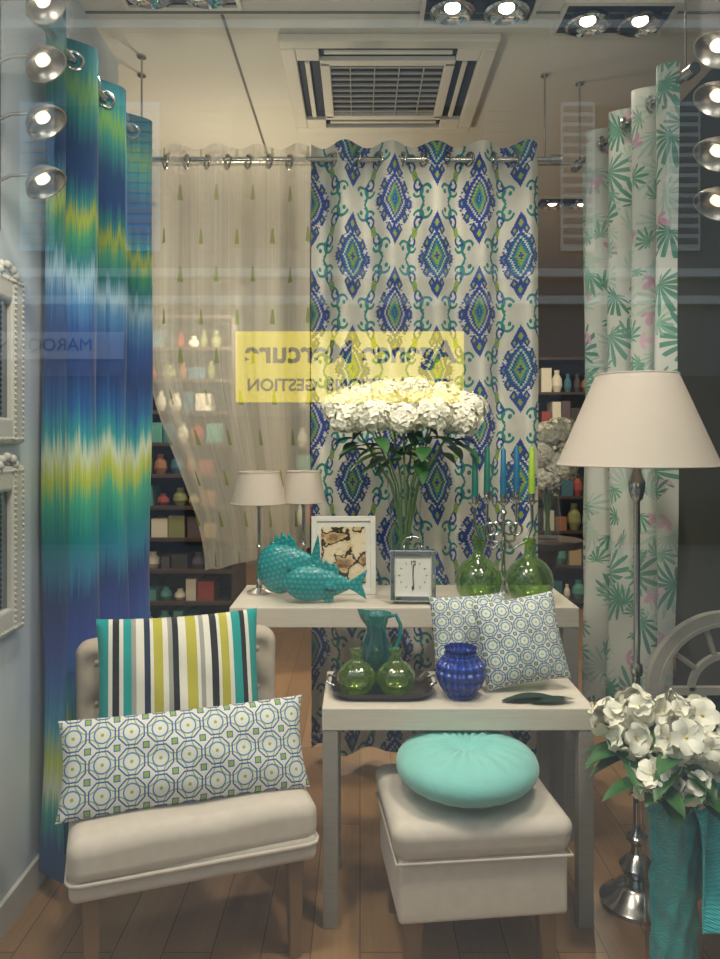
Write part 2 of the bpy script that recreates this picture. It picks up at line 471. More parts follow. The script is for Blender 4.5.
# ------------------------------------------------------------------ street (only seen as reflections)
fac = grp('street_building', (0, -9.0, 0))
stucco = simple('grey_stucco', '#6c7680', .9, var=.08, vscale=1.5)
shut = simple('blue_shutter', '#9fd0ee', .7)
dark_gl = simple('dark_glass', '#343c44', .1)
stone = simple('cornice_stone', '#bcc6ca', .8)
box('facade', -11, 11, -.4, 0, -.3, 8.6, stucco, fac)
for z in (3.35, 3.75, 7.4): box('cornice', -11, 11, 0, .14, z, z+.12, stone, fac)
for x in (-9, -6.6, -4.0, -1.4, 1.3, 4.0, 6.6, 9):
    box('window_glazing', x-.5, x+.5, 0, .03, 4.2, 6.3, dark_gl, fac)
    for s in (-1, 1):
        sm = shut if x < -2 else (stone if x > 3 else stucco)
        box('shutter', x+s*.78-.25, x+s*.78+.25, 0, .06, 4.15, 6.35, sm, fac)
        for k in range(14): box('slat', x+s*.78-.21, x+s*.78+.21, .06, .08, 4.25+k*.15, 4.33+k*.15, stone if x < -2 else stucco, fac)
for x in (-8.2, -4.9, 4.3, 7.8): box('shopfront', x-1.3, x+1.3, 0, .03, -.2, 2.3, dark_gl, fac)
box('shopfront_mid', -2.6, 2.6, 0, .03, -.2, 1.7, dark_gl, fac)
def text(name, body, size, loc, rot, mat, parent, ext=.004, off=0.0):
    cu = bpy.data.curves.new(name, 'FONT'); cu.body = body; cu.size = size; cu.extrude = ext; cu.align_x = 'CENTER'; cu.align_y = 'CENTER'; cu.offset = off
    o = bpy.data.objects.new(name, cu); COL.objects.link(o); cu.materials.append(mat); o.location = loc; o.rotation_euler = [radians(a) for a in rot]; o.parent = parent
    return o
sg = grp('shop_sign', (-.15, -9.0, 2.43))
m, b = newmat('emissive_yellow_acrylic'); b.inputs['Base Color'].default_value = lin('#d8cc20')
b.inputs['Emission Color'].default_value = lin('#e0c800'); b.inputs['Emission Strength'].default_value = 3.4  # glow added to the board so its reflection shows in the glass
box('sign_board', -1.68, 1.68, .0, .10, -.52, .52, m, sg)
text('sign_text', 'Agence Mercure', .46, (0, .12, .2), (90, 0, 180), black, sg, off=.012)
text('sign_text_small', 'TRANSACTIONS  GESTION', .25, (0, .12, -.28), (90, 0, 180), black, sg, off=.006)
sg2 = grp('shop_sign', (-4.9, -9.0, 2.75))
box('sign_band', -1.4, 1.4, 0, .05, -.2, .2, stone, sg2)
text('sign_lettering', 'MAROQUINERIE', .26, (0, .065, 0), (90, 0, 180), simple('blue_letter', '#2b4a63', .6), sg2)
box('street_ground', -11, 11, -9, .97, -.4, -.3, simple('asphalt', '#7c7e80', .9, var=.2, vscale=4))

# ------------------------------------------------------------------ AC cassette
ac = grp('ceiling_air_conditioner', (.11, 3.2, CH))
acw = simple('ac_plastic', '#cbc6b8', .5); dk = simple('ac_dark', '#15130f', .7)
box('outer_frame', -.42, .42, -.42, -.36, -.03, 0, acw, ac, .006); box('outer_frame', -.42, .42, .36, .42, -.03, 0, acw, ac, .006)
box('outer_frame', -.42, -.36, -.36, .36, -.03, 0, acw, ac, .006); box('outer_frame', .36, .42, -.36, .36, -.03, 0, acw, ac, .006)
box('recess', -.36, .36, -.36, .36, -.008, 0, dk, ac)
for s in (-1, 1):
    box('louver_flap', -.25, .25, s*.315-.016, s*.315+.004, -.026, -.016, acw, ac, .003)
    box('louver_flap', s*.315-.016, s*.315+.004, -.25, .25, -.026, -.016, acw, ac, .003)
    box('inner_frame', -.27, .27, s*.25-.02, s*.25+.02, -.03, -.008, acw, ac, .004)
    box('inner_frame', s*.25-.02, s*.25+.02, -.25, .25, -.03, -.008, acw, ac, .004)
    for t in (-1, 1): box('corner_pad', s*.315-.045, s*.315+.045, t*.315-.045, t*.315+.045, -.03, -.008, acw, ac, .004)
slat_m = simple('ac_slat', '#a39e92', .5)
for k in range(9): box('grille_slat', -.23, .23, -.20+k*.05-.004, -.20+k*.05+.004, -.022, -.014, slat_m, ac)
for k in range(4): box('grille_rib', -.15+k*.1-.002, -.15+k*.1+.002, -.23, .23, -.024, -.012, slat_m, ac)

# ------------------------------------------------------------------ spots
m, b = newmat('lamp_glow'); b.inputs['Emission Color'].default_value = (1, .86, .66, 1); b.inputs['Emission Strength'].default_value = 10; glow = m
m, b = newmat('lamp_soft_glow'); b.inputs['Emission Color'].default_value = (1, .86, .66, 1); b.inputs['Emission Strength'].default_value = 1.5; glow2 = m
satin = simple('satin_reflector', '#a9a49b', .35, 1.0)
def recessed(x, y, n=2):
    g = grp('recessed_spotlight', (x, y, CH))
    W = .095*n
    for a in ((-W-.015, W+.015, -.115, -.095), (-W-.015, W+.015, .095, .115), (-W-.015, -W, -.095, .095), (W, W+.015, -.095, .095)):
        box('housing_rim', a[0], a[1], a[2], a[3], -.014, 0, acw, g)
    box('housing_plate', -W, W, -.095, .095, -.004, 0, black, g)
    for i in range(n):
        cx = -W+.095+i*.19
        lathe('reflector', [(.078, -.012), (.08, -.03), (.07, -.034), (.06, -.02), (.035, -.010)], chrome, (cx, 0, 0), 28, g)
        lathe('bulb', [(.001, -.024), (.022, -.022), (.028, -.016), (.028, -.011)], glow, (cx, 0, 0), 20, g)
recessed(.92, 2.68, 2); recessed(.42, 2.60, 2); recessed(-.62, 2.5, 2)
recessed(1.33, 4.75, 2); recessed(-1.5, 4.75, 2); recessed(.2, 6.5, 2)
def railspots(x, y, zs, side, z0, z1, off):
    g = grp('spotlight_rail', (x, y, 0))
    box('rail', -.012, .012, -.012, .012, z0, z1, alu, g)
    for i, z in enumerate(zs):
        d = Vector((side*.55, -.10, -.80)).normalized()
        c = Vector((side*off, 0, z))
        tube('arm', [(0, 0, z), (side*.045, 0, z+.02), tuple(c-d*.03)], .004, satin, g)
        rot = d.to_track_quat('Z', 'Y').to_euler()
        o = lathe('reflector_bowl', [(.012, -.040), (.03, -.034), (.048, -.012), (.054, 0), (.056, .006), (.052, .006), (.046, -.006), (.02, -.022)], satin, (0, 0, 0), 28, g)
        o.location = c; o.rotation_euler = rot
        o = lathe('bulb', [(.018, -.020), (.019, -.010), (.012, -.006), (.001, -.004)], glow2, (0, 0, 0), 16, g)
        o.location = c; o.rotation_euler = rot
    box('rail_bracket', -.02, .02, -.02, .02, z1-.01, z1, alu, g)
railspots(-.955, 1.93, (2.485, 2.33, 2.18, 2.02), 1, 1.9, CH, .135)
railspots(1.05, 1.93, (2.367, 2.237, 2.093, 1.963), -1, 0, CH, .125)

# ------------------------------------------------------------------ curtains
def curtain(name, p0, p1, z0, z1, n, A, fab, mat, nu, nv, edge=None, ph0=0.0, rodz=None, hem=None, gstep=1):
    g = grp(name)
    p0 = Vector(p0); p1 = Vector(p1); L = p1-p0; nr = Vector((-L.y, L.x)).normalized()
    v = []; f = []; uv = []
    rz = rodz or z1-.065
    for j in range(nv+1):
        q = j/nv
        for i in range(nu+1):
            t = i/nu
            zb = z0 if hem is None else z0+hem(t)
            z = zb+(z1-zb)*q
            down = 1-q
            tt = t
            if edge: tt = edge(t, z)
            amp = A*(1+.15*sin(5*t+2)+.25*down*sin(9*t+1.3))
            o = amp*sin(2*pi*n*t+ph0+.35*down*sin(3*t*pi+1)) + .012*down*sin(23*t+4*z)
            p = p0+L*tt+nr*o
            v.append((p.x, p.y, z)); uv.append((t*fab, z))
    for j in range(nv):
        for i in range(nu):
            a = j*(nu+1)+i; f.append((a, a+1, a+nu+2, a+nu+1))
    mesh_obj('fabric_panel', v, f, mat, uvs=uv, parent=g, fix=False, ang=180)
    gv, gf = [], []
    for k in range(1, 2*n, gstep):
        t = k/(2*n)-ph0/(2*pi*n)
        if 0 < t < 1:
            c = p0+L*t
            torusgeo((c.x, c.y, rz), (L.x*.8-L.y*.5, L.y*.8+L.x*.5, 0), .027, .006, gv, gf)
    mesh_obj('grommets', gv, gf, steel, parent=g)
    return g
curtain('striped_ikat_curtain', (-.90, 2.13), (-.872, 2.92), .07, 2.60, 3, .052, 1.5, ikat, 240, 60, ph0=-1.2)
curtain('medallion_curtain', (-.205, 3.10), (.745, 3.10), .05, 2.59, 5, .046, 1.36, damask, 300, 60)
curtain('tropical_leaf_curtain', (1.055, 2.44), (.945, 3.14), .30, 2.60, 4, .05, 1.3, tropical, 220, 60)
def sheer_edge(t, z):
    k = max(0, min(1, (1.75-z)/.95)); k = k*k*(3-2*k)
    return .36*k*(1-t)+t
curtain('sheer_voile_curtain', (-.90, 3.10), (-.21, 3.10), .80, 2.58, 4, .034, 1.0, sheer, 240, 60, edge=sheer_edge, hem=lambda t: .10*t)
def rod(name, a, b, z, hang):
    g = grp(name); a = Vector((a[0], a[1], z)); b = Vector((b[0], b[1], z)); d = (b-a).normalized()
    tube('rod', [a, b], .0115, steel, g, 14)
    for e, s in ((a, -1), (b, 1)):
        tube('finial', [e, e+d*s*.045], .020, steel, g, 16)
    for t in hang:
        c = a.lerp(b, t)
        tube('hanger', [(c.x, c.y, z), (c.x, c.y, CH-.008)], .004, steel, g)
        lathe('hanger_plate', [(.018, -.006), (.018, 0)], steel, (c.x, c.y, CH), 16, g)
rod('curtain_rod', (-.95, 3.10), (.80, 3.10), 2.525, (.02, .985))
rod('curtain_rod', (-.905, 2.09), (-.87, 2.96), 2.535, (.99,))
rod('curtain_rod', (1.06, 2.40), (.94, 3.18), 2.535, (.01, .99))

# ------------------------------------------------------------------ wall frames left
cw = simple('carved_white', '#c0beb6', .5, var=.15, vscale=30)
mir = simple('mirror_glass', '#8c9296', .05, 1.0)
def wallframe(z0, z1):
    g = grp('carved_wall_mirror', (-.98, 1.93, 0))
    y0, y1 = -.20, .17
    for (a, b_, c, d) in ((y0, y0+.07, z0, z1), (y1-.07, y1, z0, z1), (y0+.07, y1-.07, z0, z0+.07), (y0+.07, y1-.07, z1-.07, z1)):
        box('frame_member', 0, .03, a, b_, c, d, cw, g, .008)
    box('mirror', 0, .012, y0+.06, y1-.06, z0+.06, z1-.06, mir, g)
    v, f = [], []
    n = int((z1-z0)/.016)
    for i in range(n+1):
        for y in (y1-.014, y1-.06, y0+.014, y0+.06): ballgeo((.030, y, z0+.012+i*(z1-z0-.024)/n), .005, v, f, 6)
    for i in range(21):
        for z in (z0+.014, z1-.014): ballgeo((.030, y0+.02+i*(y1-y0-.04)/20, z), .005, v, f, 6)
    mesh_obj('carving', v, f, cw, parent=g)
    v, f = [], []
    for k in range(5):
        a = pi*k/4; ballgeo((.026, .07+.045*cos(a), z1+.002+.022*sin(a)), .013, v, f, 8)
    mesh_obj('crest', v, f, cw, parent=g)
wallframe(1.34, 1.80); wallframe(.82, 1.28)

# ------------------------------------------------------------------ tables
def console(name, x0, x1, y0, y1, H, th, leg):
    g = grp(name, (x0, y0, 0)); W = x1-x0; D = y1-y0
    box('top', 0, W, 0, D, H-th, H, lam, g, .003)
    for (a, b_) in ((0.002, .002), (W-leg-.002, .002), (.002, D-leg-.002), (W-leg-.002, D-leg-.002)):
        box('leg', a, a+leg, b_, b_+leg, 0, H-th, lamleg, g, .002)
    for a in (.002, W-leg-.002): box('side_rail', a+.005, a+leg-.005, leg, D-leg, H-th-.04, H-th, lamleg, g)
    return g
console('console_table', -.44, .738, 2.49, 2.88, .786, .068, .05)
console('side_table', -.105, .648, 2.04, 2.37, .61, .062, .042)
T2 = .786; T1 = .61

# ------------------------------------------------------------------ slipper chair
ch = grp('upholstered_chair', (-.483, 2.074, 0), 19)
def seatfn(x, y, z):
    if z > 0: z += .012*max(0, 1-(x/.3)**2)*max(0, 1-(y/.28)**2)+.003*sin(22*x+9*y)
    return (x, y+.006*sin(6*x), z)
rbox('seat_cushion', .61, .55, .11, .036, linen2, (0, -.01, .363), n=12, fn=seatfn, parent=ch)
rbox('seat_rail', .60, .54, .07, .02, linen2, (0, -.01, .300), n=8, parent=ch)
pv, pf = tubegeo([(.305*a, -.01+.275*b_, .314) for a, b_ in ((-1, .9), (-1, -.9), (-.97, -.97), (-.9, -1), (.9, -1), (.97, -.97), (1, -.9), (1, .9))], .005, 8)
mesh_obj('piping', pv, pf, linen2, parent=ch)
TB = [(-.19+.095*i, z) for z in (-.03, .11) for i in range(5)]+[(-.145+.095*i, .04) for i in range(4)]+[(-.24, .04), (.24, .04), (-.24, .16), (.24, .16)]
def backfn(x, y, z):
    yy = y
    if y < 0:
        for (bx, bz) in TB:
            d2 = ((x-bx)**2+(z-bz)**2); yy += .022*math.exp(-d2/.0009)
    yy += .06*(z+.2)*1.0 - .55*x*x
    x = x*(1+.05*z)
    z = z + .010*cos(x*5.5)
    return (x, yy, z)
rbox('back_rest', .60, .09, .45, .04, linen, (0, .275, .520), n=36, fn=backfn, parent=ch)
bv, bf = [], []
for (bx, bz) in TB: ballgeo((bx*1.01, .275-.045+.016+.06*(bz+.2)-.55*bx*bx, .520+bz+.010*cos(bx*5.5)), .008, bv, bf, 8)
mesh_obj('tuft_buttons', bv, bf, linen, parent=ch)
def tleg(g, x, y, h, dx=0, dy=0, t=.022, b=.014, mat=oak):
    v = [(x+sx*t, y+sy*t, h) for sx, sy in ((-1, -1), (1, -1), (1, 1), (-1, 1))]+[(x+dx+sx*b, y+dy+sy*b, 0) for sx, sy in ((-1, -1), (1, -1), (1, 1), (-1, 1))]
    f = [(0, 1, 2, 3), (7, 6, 5, 4), (0, 4, 5, 1), (1, 5, 6, 2), (2, 6, 7, 3), (3, 7, 4, 0)]
    o = mesh_obj('leg', v, f, mat, smooth=False, parent=g); md = o.modifiers.new('b', 'BEVEL'); md.width = .003
tleg(ch, -.25, -.23, .28); tleg(ch, .25, -.23, .28); tleg(ch, -.24, .22, .28, 0, .02); tleg(ch, .24, .22, .28, 0, .02)

a19 = radians(19)
def chl(x, y, z): return (-.483+x*cos(a19)-y*sin(a19), 2.074+x*sin(a19)+y*cos(a19), z)
pillow('striped_throw_pillow', .47, .43, .13, stripe, chl(-.010, .095, .424+.200), (73, 0, 18), seed=3)
pillow('lumbar_pillow', .635, .235, .12, geo_big, chl(-.015, -.140, .416+.110), (66, 0, 18), seed=5)

# ------------------------------------------------------------------ ottoman + cushion
ot = grp('storage_ottoman', (.29, 2.01, 0), 6)
def lidfn(x, y, z):
    if z > 0: z += .014*max(0, 1-(x/.22)**2)*max(0, 1-(y/.19)**2)
    dx = 1+.02*sin(z*40)
    if z > 0:
        for (bx, by) in ((-.13, -.13), (0, -.13), (.13, -.13), (-.13, .13), (.13, .13), (0, .13), (-.065, 0), (.065, 0), (-.18, 0), (.18, 0)):
            z -= .010*math.exp(-((x-bx)**2+(y-by)**2)/.0009)
    return (x*dx, y*dx, z)
rbox('lid_cushion', .455, .385, .095, .035, linen2, (0, 0, .3575), n=24, fn=lidfn, parent=ot)
rbox('body', .43, .36, .16, .012, linen2, (0, 0, .240), n=6, parent=ot)
pv, pf = tubegeo([(.222*a, .187*b_, .314) for a, b_ in ((-1, 1), (-1, -1), (1, -1), (1, 1), (-1, 1))], .004, 8)
mesh_obj('piping', pv, pf, linen2, parent=ot)
for sx in (-1, 1):
    for sy in (-1, 1): tleg(ot, sx*.17, sy*.13, .163, sx*.008, sy*.006, .024, .017)
def cushmod(r, z, a):
    k = r/.19
    w = .006*cos(22*a+.6*sin(3*a))*(1-k)*min(1, k*4)
    return r*(1+.012*sin(3*a+1)), z+w*(1 if z > 0 else -1)
prof = []
for i in range(33):
    t = -pi/2+pi*i/32
    r = .19*max(0, cos(t))**.55; z = .058*sin(t)
    if t > 0: z -= .035*math.exp(-(r/.035)**2)
    prof.append((r, z))
rc = grp('round_velvet_cushion', (.285, 1.985, .482))
lathe('cushion_body', prof, turq_velvet, (0, 0, 0), 120, rc, mod=cushmod, ang=120)
ball('centre_button', (0, 0, .023), .016, turq_velvet, rc, rz=.008)
# ------------------------------------------------------------------ floor lamp
fl = grp('floor_lamp', (.808, 2.16, 0))
lathe('base', [(.105, 0), (.105, .012), (.095, .02), (.075, .03), (.06, .05), (.035, .06), (.028, .075), (.045, .095), (.05, .11), (.035, .13), (.018, .145), (.016, .17), (.03, .185), (.03, .195), (.014, .21), (.010, .23)], silver, (0, 0, 0), 40, fl)
lathe('pole', [(.010, .225), (.010, .66), (.016, .665), (.018, .68), (.016, .695), (.009, .70), (.009, 1.17), (.016, 1.18), (.022, 1.20), (.024, 1.225), (.018, 1.24), (.012, 1.26), (.012, 1.32)], silver, (0, 0, 0), 24, fl)
def shade(g, cx, cy, z0, z1, r0, r1):
    lathe('lampshade', [(r0, z0), (r1, z1), (r1-.003, z1), (r0-.003, z0), (r0, z0)], shade_m, (cx, cy, 0), 64, g, cap=False)
    v, f = [], []
    torusgeo((cx, cy, z0), (0, 0, 1), r0, .0028, v, f, 64, 6); torusgeo((cx, cy, z1), (0, 0, 1), r1, .0025, v, f, 64, 6)
    for k in range(3):
        a = 2*pi*k/3; tubegeo([(cx, cy, z1-.03), (cx+r1*cos(a), cy+r1*sin(a), z1)], .002, 6, v, f)
    mesh_obj('shade_rings', v, f, shade_m, parent=g)
    ball('bulb', (cx, cy, (z0+z1)/2), .026, simple('bulb_glass', '#e8e4da', .3), g, rz=.035)
shade(fl, 0, 0, 1.278, 1.540, .226, .115)
tube('socket_stem', [(0, 0, 1.30), (0, 0, 1.535)], .006, silver, fl)

def table_lamp(x, y, z0, zb, zt, r0, r1, n='table_lamp'):
    g = grp(n, (x, y, z0)); h = zb-z0
    lathe('base', [(.045, 0), (.045, .006), (.03, .012), (.012, .02), (.008, .035), (.014, .05), (.008, .065), (.006, .08), (.006, h*.5), (.011, h*.52), (.006, h*.55), (.006, h-.02), (.012, h-.01), (.012, h+.03)], silver, (0, 0, 0), 28, g)
    shade(g, 0, 0, h, zt-z0, r0, r1)
    tube('socket_stem', [(0, 0, h), (0, 0, zt-z0)], .004, silver, g)
table_lamp(-.372, 2.73, T2, 1.118, 1.232, .102, .074)
table_lamp(-.212, 2.785, T2, 1.118, 1.232, .084, .062)

# ------------------------------------------------------------------ fish
m, b = newmat('turquoise_glaze'); x, y, z, v = coords('Object')
sc_ = ab(sn(x*170+sn(z*190)*.9))*ab(sn(z*190))
NT.links.new(mixc(sc_*.6+noise(v, 20, 2)*.4, '#0f6f78', '#36a8a8').k, b.inputs['Base Color']); b.inputs['Roughness'].default_value = .2
NT.links.new(bump(sc_, .35, .004).k, b.inputs['Normal']); glaze = m
def fish(x, y, z, L, Hh, rz, ry):
    g = grp('ceramic_fish', (x, y, z), rz); g.rotation_euler = (0, radians(ry), radians(rz))
    v, f = [], []; N = 30; S = 24
    for i in range(N+1):
        t = i/N
        hh = Hh*.5*(max(0.0, sin(pi*(t*.93+.005)**.66))**.8)+Hh*.02
        if t > .80: hh = max(hh, Hh*.11)
        wv = hh*.45
        for k in range(S):
            a = 2*pi*k/S; v.append((-L*.5+L*.80*t, wv*cos(a), hh*sin(a)))
    for i in range(N):
        for k in range(S):
            k2 = (k+1) % S; f.append((i*S+k, i*S+k2, (i+1)*S+k2, (i+1)*S+k))
    f.append(tuple(range(S))); f.append(tuple(N*S+k for k in range(S)))
    mesh_obj('body', v, f, glaze, parent=g, ang=60)
    def fin(name, pts, th):
        n = len(pts); v = [(p[0], -th, p[1]) for p in pts]+[(p[0], th, p[1]) for p in pts]
        f = [tuple(range(n)), tuple(range(n, 2*n))[::-1]]+[(i, (i+1) % n, n+(i+1) % n, n+i) for i in range(n)]
        o = mesh_obj(name, v, f, glaze, smooth=False, parent=g); md = o.modifiers.new('b', 'BEVEL'); md.width = th*.6; md.segments = 2
    fin('tail_fin', [(L*.24, .010), (L*.34, .022), (L*.50, Hh*.46), (L*.48, Hh*.26), (L*.44, 0), (L*.48, -Hh*.24), (L*.5, -Hh*.42), (L*.34, -.022), (L*.24, -.010)], .006)
    fin('dorsal_fin', [(-L*.24, Hh*.36), (-L*.20, Hh*.60), (-L*.15, Hh*.55), (-L*.11, Hh*.70), (-L*.05, Hh*.59), (-L*.01, Hh*.71), (L*.05, Hh*.57), (L*.09, Hh*.63), (L*.15, Hh*.44), (L*.16, Hh*.15), (-L*.05, Hh*.30)], .006)
    fin('belly_fin', [(-L*.05, -Hh*.38), (L*.0, -Hh*.54), (L*.10, -Hh*.52), (L*.10, -Hh*.20)], .006)
    v, f = [], []
    for s in (-1, 1):
        torusgeo((-L*.33, s*Hh*.165, Hh*.12), (0, 1, 0), Hh*.085, .004, v, f, 16, 6); ballgeo((-L*.33, s*Hh*.165, Hh*.12), Hh*.05, v, f, 8)
        tubegeo([(-L*.17+.025*cos(-1.2+k*.3), s*Hh*.215*(1-.35*abs(sin(-1.2+k*.3))), Hh*.02+Hh*.36*sin(-1.2+k*.3)) for k in range(9)], .004, 6, v, f)
        tubegeo([(-L*.02, s*Hh*.215, 0), (L*.05, s*Hh*.25, -Hh*.03), (L*.12, s*Hh*.20, -Hh*.10)], [.004, .012, .004], 8, v, f)
    torusgeo((-L*.495, 0, -Hh*.01), (1, 0, 0), Hh*.06, .005, v, f, 16, 6)
    mesh_obj('face_details', v, f, glaze, parent=g)
    return g
fish(-.118, 2.555, T2+.067, .285, .118, 3, 2)
fish(-.246, 2.650, T2+.116, .25, .175, -8, -16)

# ------------------------------------------------------------------ picture frame
pfm = grp('picture_frame', (-.06, 2.70, T2), 2); pfm.rotation_euler = (radians(-8), 0, radians(2))
wf = simple('white_frame', '#d6d4cd', .4)
for a in ((-.118, -.098, 0, .285), (.098, .118, 0, .285), (-.098, .098, 0, .02), (-.098, .098, .265, .285)): box('frame_member', a[0], a[1], -.01, .012, a[2], a[3], wf, pfm, .002)
m, b = newmat('sepia_print'); x, y, z, v = coords('Object')
n1 = noise(v, 13, 3); n2 = noise(v, 42, 4)
c = ramp(n1*.75+n2*.25, [(.36, '#30241a'), (.43, '#8a6a46'), (.48, '#c0a47c'), (.56, '#dccdb0')])
c = mixc(lt(ab(n1-.50), .018), c, '#2a211a'); NT.links.new(c.k, b.inputs['Base Color']); b.inputs['Roughness'].default_value = .3
box('print', -.082, .082, -.008, .004, .040, .245, m, pfm)
box('passepartout', -.098, .098, -.004, .006, .02, .265, simple('mat_board', '#d6d4cc', .7), pfm)
tube('easel_leg', [(0, .012, .2), (0, .055, .028)], .006, wf, pfm)

# ------------------------------------------------------------------ clock
ck = grp('table_clock', (.182, 2.545, T2), -3)
box('case_back', -.076, .076, -.005, .035, .012, .185, silver, ck, .004)
for a in ((-.078, -.062, .012, .187), (.062, .078, .012, .187), (-.062, .062, .012, .030), (-.062, .062, .169, .187)): box('bezel', a[0], a[1], -.018, .0, a[2], a[3], chrome, ck, .003)
box('dial', -.062, .062, -.008, -.004, .03, .169, simple('clock_dial', '#e4e3dc', .4), ck)
for sx in (-.06, .06): lathe('foot', [(.008, 0), (.011, .006), (.008, .012)], silver, (sx, .01, 0), 16, ck)
for a in (-1, 1): lathe('handle_post', [(.005, .185), (.005, .195), (.007, .2)], silver, (a*.03, .01, 0), 12, ck)
tube('handle', [(-.03, .01, .197)]+[(.034*cos(pi-pi*k/10), .01, .20+.03*sin(pi*k/10)) for k in range(11)]+[(.03, .01, .197)], .004, chrome, ck)
v, f = [], []
for k in range(12):
    a = 2*pi*k/12; s = .05
    x1, z1 = s*sin(a), .1+s*cos(a); x0, z0 = (s-.007)*sin(a), .1+(s-.007)*cos(a)
    tubegeo([(x0, -.009, z0), (x1, -.009, z1)], .0013, 4, v, f)
tubegeo([(0, -.010, .1), (.001, -.010, .135)], .0022, 4, v, f); tubegeo([(0, -.011, .1), (.002, -.011, .062)], .0016, 4, v, f)
mesh_obj('hands_and_ticks', v, f, black, parent=ck)
text('numeral', '12', .022, (0, -.0095, .142), (90, 0, 0), black, ck, .0005)
text('numeral_6', '6', .022, (0, -.0095, .058), (90, 0, 0), black, ck, .0005)

# ------------------------------------------------------------------ flowers
def floret(v, f, mi, c, nrm, size, petals, rnd, cup=.25, cen=1):
    nrm = nrm.normalized(); a = nrm.orthogonal().normalized(); b_ = nrm.cross(a); sp = rnd.uniform(0, 6.3)
    big = petals > 4
    for k in range(petals):
        t = sp+2*pi*k/petals+rnd.uniform(-.1, .1); d = a*cos(t)+b_*sin(t); e = nrm.cross(d)
        b0 = len(v)
        if big:
            ru = rnd.uniform(-.08, .08)
            secs = ((.06, .10, .02), (.30, .36, .30), (.58, .46, .48), (.84, .36, .50), (1.0, .12, .40))
            for (u_, w_, h_) in secs:
                hh = h_*cup*2.0
                m_ = c+d*(size*u_)+nrm*(size*hh)
                v += [m_+e*(size*w_)+nrm*(size*(.10*w_/.46+ru)), m_-nrm*size*.03, m_-e*(size*w_)+nrm*(size*(.10*w_/.46-ru))]
            for q in range(len(secs)-1):
                p = b0+q*3; f += [(p, p+3, p+4, p+1), (p+1, p+4, p+5, p+2)]; mi += [0]*2
        else:
            wv = size*.55; tw = rnd.uniform(-.15, .15)
            v += [c+d*size*.05, c+d*size*.5+e*wv+nrm*size*(cup+tw), c+d*size*.55+nrm*size*cup*.6, c+d*size*.5-e*wv+nrm*size*(cup-tw), c+d*size*1.0+nrm*size*cup*.6+e*wv*.3, c+d*size*1.02+nrm*size*cup*.5-e*wv*.3]
            f += [(b0, b0+1, b0+2), (b0, b0+2, b0+3), (b0+1, b0+4, b0+2), (b0+2, b0+4, b0+5), (b0+2, b0+5, b0+3)]; mi += [0]*5
    b0 = len(v); s = size*.13
    v += [c+a*s, c+b_*s, c-a*s, c-b_*s, c+nrm*size*.3]
    f += [(b0, b0+1, b0+4), (b0+1, b0+2, b0+4), (b0+2, b0+3, b0+4), (b0+3, b0, b0+4)]; mi += [cen]*4
def head(v, f, mi, c, R, n, size, petals, rnd, sq=.8, cen=1, cup=.25):
    c = Vector(c)
    for i in range(n):
        z = 1-2*(i+.5)/n*.9; r = sqrt(max(0, 1-z*z)); a = i*2.39996+rnd.uniform(-.2, .2)
        d = Vector((r*cos(a), r*sin(a), z)); rr = R*rnd.uniform(.86, 1.12)
        floret(v, f, mi, c+Vector((d.x*rr, d.y*rr, d.z*rr*sq)), d+Vector((rnd.uniform(-.35, .35), rnd.uniform(-.35, .35), rnd.uniform(-.35, .35))), size*rnd.uniform(.75, 1.2), petals, rnd, cup, cen)
    k_ = .82 if petals <= 4 else .55
    ballgeo(c, R*k_, v, f, 10, rz=R*k_*sq); mi += [0]*(len(f)-len(mi))
def leaf(v, f, base, d, L, W, rnd, droop=.4):
    base = Vector(base); d = Vector(d).normalized(); side = d.cross(Vector((0, 0, 1)))
    side = side.normalized() if side.length > .01 else Vector((1, 0, 0)); up = side.cross(d)
    b0 = len(v); n = 6
    for i in range(n+1):
        t = i/n; w = W*.5*sin(pi*min(.999, .04+t*.96))**.8; c = base+d*(L*t)-Vector((0, 0, 1))*(droop*L*t*t)
        v += [c-side*w+up*w*.35, c, c+side*w+up*w*.35]
    for i in range(n):
        a = b0+i*3; f += [(a, a+1, a+4, a+3), (a+1, a+2, a+5, a+4)]
def bouquet(name, loc, vase_h, heads, petals, size, R, n, vase_mat, vprof, leaves, rnd, cen=1, sq=.8, lm=leaf_m, cup=.25, leafL=.12, stem0=.02, kr=(.35, .95)):
    g = grp(name, loc)
    v, f, mi = [], [], []
    sv, sf = [], []; lv, lf = [], []
    for (x, y, z) in heads:
        head(v, f, mi, (x, y, z), R*rnd.uniform(.9, 1.1), n, size, petals, rnd, sq, cen, cup)
        bx, by = rnd.uniform(-.02, .02), rnd.uniform(-.02, .02)
        tubegeo([(bx, by, stem0), (bx*-.3+x*.08, by*-.3+y*.08, max(stem0+.01, vase_h*.6)), (x*.22, y*.22, vase_h), (x*.7, y*.7, z-(z-vase_h)*.35), (x, y, z)], .0034, 6, sv, sf)
        for q in range(leaves):
            a = rnd.uniform(0, 6.3); k = rnd.uniform(*kr)
            leaf(lv, lf, (x*k, y*k, vase_h+(z-vase_h)*k*.75), (cos(a)+x*4, sin(a)+y*4, rnd.uniform(-.3, .5)), leafL*rnd.uniform(.7, 1.2), leafL*.48, rnd)
    mesh_obj('blooms', v, f, parent=g, mats=[petal, petal_c if cen == 1 else petal_y], midx=[min(q, 1) for q in mi], fix=False, smooth=petals > 4, ang=75)
    mesh_obj('stems', sv, sf, stem_m, parent=g); mesh_obj('leaves', lv, lf, lm, parent=g, fix=False)
    lathe('glass_vase', vprof, vase_mat, (0, 0, 0), 40, g, cap=False)
    return g
rnd = random.Random(11)
hs = [(-.205, 0, .640), (-.12, -.05, .650), (-.01, -.06, .640), (.10, -.05, .655), (.20, 0, .640), (-.16, .05, .71), (-.06, .03, .735), (.05, .04, .74), (.145, .05, .72), (.235, .05, .685), (-.235, .04, .685), (0, .08, .71)]
